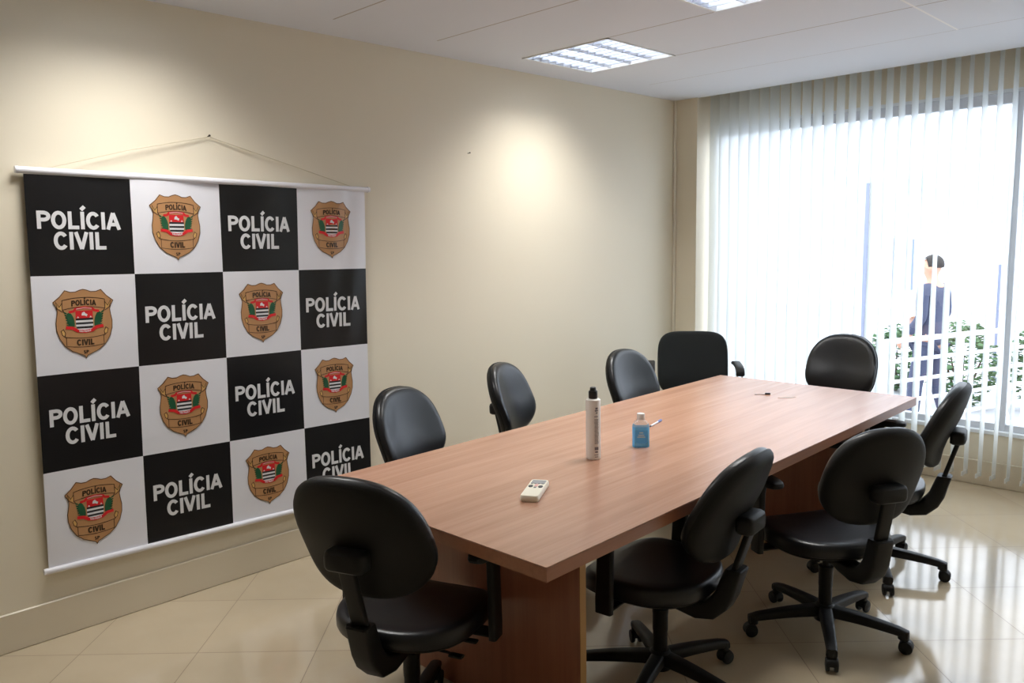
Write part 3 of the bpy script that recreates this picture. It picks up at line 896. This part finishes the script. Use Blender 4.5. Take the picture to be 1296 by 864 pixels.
# scraps on the far end
bm = bmesh.new(); box(bm, -.016, .012, -.006, .006, 0, .010, bev=.003); box(bm, -.07, -.014, -.002, .002, 0, .002)
o = link('scrap', bm, [mat('dark_scrap', (.03, .025, .03, 1), .5)]); o.location = (1.545, 3.955, TH); o.rotation_euler = (0, 0, .7)
tag(o, 'tiny dark scrap lying on the far end of the table', 'scrap')
bm = bmesh.new(); sweep(bm, [[(x, y, z) for x, y in ((-.045, -.008), (.02, -.012), (.05, .004), (-.02, .011))] for z in (0, .0015)])
o = link('scrap', bm, mat('paper_scrap', srgb(190, 176, 168), .7), smooth=False); o.location = (1.655, 3.941, TH); o.rotation_euler = (0, 0, .75)
tag(o, 'pale paper scrap beside the tiny dark one on the table', 'scrap')

# ------------------------------------------------------------------ outside
GZ = -.38
bm = bmesh.new(); box(bm, -40, 40, YG + .14, 70, GZ - .3, GZ)
struct(link('ground_outside', bm, mat('pale_pavement', srgb(190, 192, 198), .8, var=.05, vscale=1), smooth=False))

def facade(loc):
    t = tag(empty('building', loc), 'pale rendered building standing beyond the railing outside', 'building')
    bm = bmesh.new(); box(bm, -14, 14, 0, 6, 0, 6.5); box(bm, -14.2, 14.2, -.3, 6, 6.5, 6.8)
    link('wall', bm, mat('white_render', srgb(232, 234, 238), .8), t, smooth=False)
    mf = mat('white_window_frame', srgb(214, 220, 228), .4); mp = mat('blue_pane', srgb(112, 124, 156), .15); ml = mat('pale_pane', srgb(168, 180, 204), .15)
    for x0, x1, z0, z1, mm in ((-2.62, -2.42, 2.98, 3.42, ml), (-2.20, -2.0, 2.98, 3.42, ml), (-1.82, -1.5, 2.98, 3.42, ml), (-1.30, -1.12, 2.98, 3.42, ml),
                           (-2.02, -1.78, .48, 1.84, mp), (-2.34, -2.26, .30, 1.86, mp), (-1.66, -1.56, .62, 1.86, mp), (.44, 2.3, 1.30, 3.0, ml)):
        bm = bmesh.new(); box(bm, x0, x1, -.04, .02, z0, z1)
        f = link('window', bm, mf, t, smooth=False)
        q = min(.03, (x1 - x0) * .15)
        bm = bmesh.new(); box(bm, x0 + q, x1 - q, -.06, -.03, z0 + q, z1 - q)
        link('pane', bm, mm, f, smooth=False)
facade((-2, 22, GZ))

def post(loc, h, w_, label):
    bm = bmesh.new(); box(bm, -w_ / 2, w_ / 2, -w_ / 2, w_ / 2, 0, h, bev=.01); box(bm, -w_ / 2 - .03, w_ / 2 + .03, -w_ / 2 - .03, w_ / 2 + .03, 0, .04)
    o = link('post', bm, mat('blue_grey_paint', srgb(116, 124, 146), .5), smooth=False); o.location = loc
    tag(o, label, 'post', 'grey posts outside the window')
post((.22, 8.6, GZ), 2.50, .085, 'tall blue-grey post outside, left of the walking man')
post((.62, 12.0, GZ), 1.55, .035, 'short grey post outside, right of the walking man')

MLEAF = mat('hedge_leaf', srgb(84, 116, 78), .6, var=.3, vscale=8)
def hedge(loc, sx, sy, sz, label, seed):
    random.seed(seed); bm = bmesh.new()
    t = tag(empty('shrub', loc), label, 'shrub', 'dark green shrubs outside')
    for k in range(900):
        a = random.uniform(0, 2 * PI); z = random.uniform(-1, 1); r = math.sqrt(1 - z * z); q = random.uniform(.72, 1.05)
        p = Vector((r * math.cos(a) * sx * q, r * math.sin(a) * sy * q, sz * (1 + z * q) * .95 + .02))
        s = random.uniform(.05, .10)
        m = Matrix.Rotation(random.uniform(0, 6), 3, 'Z') @ Matrix.Rotation(random.uniform(-1, 1), 3, 'X')
        vs = [bm.verts.new(p + m @ Vector(v)) for v in ((-s * .4, 0, 0), (0, -s * .3, .01), (s, 0, -.01), (0, s * .3, .01))]
        bm.faces.new(vs)
    link('foliage', bm, MLEAF, t, smooth=False)
    bm = bmesh.new()
    for k in range(5):
        a = k * 1.26; tube(bm, [(0, 0, 0), (sx * .3 * math.cos(a), sy * .3 * math.sin(a), sz * .6), (sx * .6 * math.cos(a), sy * .6 * math.sin(a), sz * 1.3)], [.02, .014, .006], 6)
    link('stems', bm, mat('bark', srgb(86, 70, 54), .8), t)
hedge((.82, 9.9, GZ), .36, .36, .50, 'dark green shrub outside, just right of the walking man', 1)
hedge((1.62, 10.2, GZ), .40, .40, .54, 'dark green shrub outside at the right edge of the photo', 2)
hedge((-.10, 10.5, GZ), .36, .36, .42, 'low green shrub outside, left of the walking man', 3)

def railing(a, b):
    a, b = Vector(a), Vector(b); d = b - a; L = d.length
    t = tag(empty('railing', a, math.atan2(d.y, d.x)), 'white horizontal tube railing running away outside the window', 'railing')
    m = mat('white_enamel', srgb(236, 238, 240), .35)
    n = 4
    for k in range(n + 1):
        bm = bmesh.new(); x = L * k / n; cyl(bm, (x, 0, 0), (x, 0, 1.14), .024, n=12); cyl(bm, (x, 0, 0), (x, 0, .01), .05, n=12); link('rail_post', bm, m, t)
    for k in range(6):
        bm = bmesh.new(); z = 1.13 - .165 * k; cyl(bm, (-.05, 0, z), (L + .05, 0, z), .022 if k == 0 else .016, n=12); link('rail', bm, m, t)
railing((1.22, 6.5, GZ), (2.4, 9.9, GZ))

# ------------------------------------------------------------------ the man outside
def skin_mesh(name, nodes, edges, m, parent, sub=2):
    me = bpy.data.meshes.new(name); me.from_pydata([n[0] for n in nodes], edges, [])
    o = bpy.data.objects.new(name, me); COL.objects.link(o)
    sk = o.modifiers.new('skin', 'SKIN'); sk.use_smooth_shade = True
    for i, n in enumerate(nodes):
        v = me.skin_vertices[0].data[i]; r = n[1]; v.radius = (r, r) if not isinstance(r, tuple) else r
        v.use_root = (i == 0)
    ss = o.modifiers.new('sub', 'SUBSURF'); ss.levels = sub; ss.render_levels = sub
    dg = bpy.context.evaluated_depsgraph_get(); ev = o.evaluated_get(dg); nm = bpy.data.meshes.new_from_object(ev)
    o.modifiers.clear(); o.data = nm; nm.name = name
    nm.materials.clear(); nm.materials.append(m)
    nm.polygons.foreach_set('use_smooth', [True] * len(nm.polygons))
    if parent: o.parent = parent
    return o

def man(loc, rz):
    """faces +Y locally"""
    skin = mat('skin', srgb(196, 150, 126), .5); suit = mat('dark_suit', srgb(62, 68, 92), .75); shirt = mat('pale_shirt', srgb(200, 208, 222), .7)
    hair = mat('dark_hair', srgb(34, 28, 26), .6); shoe = mat('black_shoe', (.015, .015, .015, 1), .35)
    t = tag(empty('person', loc, rz), 'man in a dark suit and pale shirt walking outside past the window', 'person')
    # body: pelvis root, spine, neck, head, arms, legs
    n = [((0, 0, .95), (.135, .10)), ((0, -.005, 1.12), (.135, .095)), ((0, 0, 1.30), (.155, .105)), ((0, -.01, 1.43), (.12, .075)), ((0, .005, 1.50), .056), ((0, .018, 1.56), .058),
         ((0, .025, 1.615), (.072, .088)), ((0, .020, 1.68), (.076, .094)), ((0, .012, 1.725), (.055, .07)),
         # left arm 9..
         ((-.185, -.01, 1.41), .056), ((-.225, -.03, 1.15), .044), ((-.225, .12, .95), .034), ((-.222, .155, .905), (.036, .020)),
         # right arm 13..
         ((.185, -.01, 1.41), .056), ((.23, -.02, 1.15), .044), ((.20, .20, 1.08), .034), ((.19, .255, 1.075), (.036, .020)),
         # left leg 17..
         ((-.09, .0, .86), .088), ((-.10, .08, .50), .058), ((-.10, .10, .10), .038), ((-.10, .22, .04), (.042, .026)),
         # right leg 21..
         ((.09, .0, .86), .088), ((.10, -.02, .50), .058), ((.10, -.16, .12), .038), ((.10, -.06, .045), (.042, .026))]
    e = [(0, 1), (1, 2), (2, 3), (3, 4), (4, 5), (5, 6), (6, 7), (7, 8), (3, 9), (9, 10), (10, 11), (11, 12), (3, 13), (13, 14), (14, 15), (15, 16),
         (0, 17), (17, 18), (18, 19), (19, 20), (0, 21), (21, 22), (22, 23), (23, 24)]
    base = len(n)
    def fingers(root, wr, dirv, side, palm):
        d = Vector(dirv).normalized(); sd = Vector(side).normalized(); pn = Vector(palm).normalized()
        for k, ln in enumerate((.070, .078, .072, .056)):
            o = Vector(wr) + sd * (-.027 + .018 * k) + d * .03
            a = len(n); n.append((tuple(o), .0095)); n.append((tuple(o + d * ln * .5 + pn * .012), .0085)); n.append((tuple(o + d * ln * .8 + pn * .035), .0075))
            e.extend([(root, a), (a, a + 1), (a + 1, a + 2)])
        o = Vector(wr) - sd * .034; a = len(n)
        n.append((tuple(o + d * .005), .0115)); n.append((tuple(o - sd * .012 + d * .035 + pn * .012), .0095)); n.append((tuple(o + d * .06 + pn * .024), .008))
        e.extend([(root, a), (a, a + 1), (a + 1, a + 2)])
    fingers(12, n[12][0], (0, .6, -.8), (0, -.8, -.6), (1, 0, 0))
    fingers(16, n[16][0], (-.1, 1, -.05), (0, .05, -1), (-1, 0, 0))
    # nose and ears grow out of the head
    for p, r, root in (((0, .122, 1.632), .013, 6), ((-.083, .012, 1.64), .017, 6), ((.083, .012, 1.64), .017, 6)):
        n.append((p, r)); e.append((root, len(n) - 1))
    skin_mesh('body', n, e, skin, t)
    for x in (-.03, .03):
        bm = bmesh.new(); bmesh.ops.create_uvsphere(bm, u_segments=10, v_segments=8, radius=.011); bmesh.ops.translate(bm, vec=(x, .106, 1.665), verts=bm.verts)
        link('eye', bm, mat('eye_white', srgb(60, 50, 46), .2), t)
    bm = bmesh.new(); bmesh.ops.create_uvsphere(bm, u_segments=10, v_segments=8, radius=.02); bmesh.ops.scale(bm, vec=(1.1, .35, .3), verts=bm.verts)
    bmesh.ops.translate(bm, vec=(0, .110, 1.592), verts=bm.verts); link('mouth', bm, mat('lips', srgb(160, 100, 90), .5), t)
    bm = bmesh.new(); bmesh.ops.create_uvsphere(bm, u_segments=24, v_segments=16, radius=1)
    for v in bm.verts:
        v.co = Vector((v.co.x * .085, v.co.y * .106, v.co.z * .100))
        if v.co.y > .02: v.co.z = max(v.co.z, .052 + .02 * (1 - v.co.y / .11)) if v.co.z < .06 else v.co.z
        if v.co.z < -.03: v.co.z = -.03; 
    bmesh.ops.translate(bm, vec=(0, .008, 1.665), verts=bm.verts); link('hair', bm, hair, t)
    jn = [((0, -.002, .84), (.175, .135)), ((0, -.005, 1.0), (.165, .125)), ((0, -.005, 1.14), (.155, .112)), ((0, 0, 1.30), (.175, .122)), ((0, -.012, 1.43), (.125, .082)),
          ((-.19, -.01, 1.415), .066), ((-.23, -.03, 1.15), .056), ((-.228, .10, .985), .046),
          ((.19, -.01, 1.415), .066), ((.235, -.02, 1.15), .056), ((.205, .17, 1.085), .046)]
    skin_mesh('jacket', jn, [(0, 1), (1, 2), (2, 3), (3, 4), (4, 5), (5, 6), (6, 7), (4, 8), (8, 9), (9, 10)], suit, t)
    sn = [((0, .03, 1.26), (.07, .112)), ((0, .022, 1.38), (.075, .085)), ((0, .004, 1.475), (.066, .066)), ((0, .006, 1.505), (.061, .061))]
    skin_mesh('shirt', sn, [(0, 1), (1, 2), (2, 3)], shirt, t)
    tn = [((0, 0, .93), (.15, .12)), ((-.09, .0, .84), .104), ((-.10, .08, .50), .076), ((-.10, .10, .085), .062), ((.09, .0, .84), .104), ((.10, -.02, .50), .076), ((.10, -.155, .11), .062)]
    skin_mesh('trousers', tn, [(0, 1), (1, 2), (2, 3), (0, 4), (4, 5), (5, 6)], suit, t)
    for x, y in ((-.10, .10), (.10, -.16)):
        bm = bmesh.new(); secs = []
        for q, wd, ht in ((-.06, .05, .06), (-.03, .075, .085), (.03, .08, .085), (.09, .088, .06), (.15, .085, .048), (.19, .05, .035)):
            secs.append([(x + a, y + q, .002 + ht / 2 + b) for a, b in rrect(wd, ht, .014, 3)])
        sweep(bm, secs); link('shoe', bm, shoe, t)
    return t
man((.905, 8.53, GZ), math.radians(78))
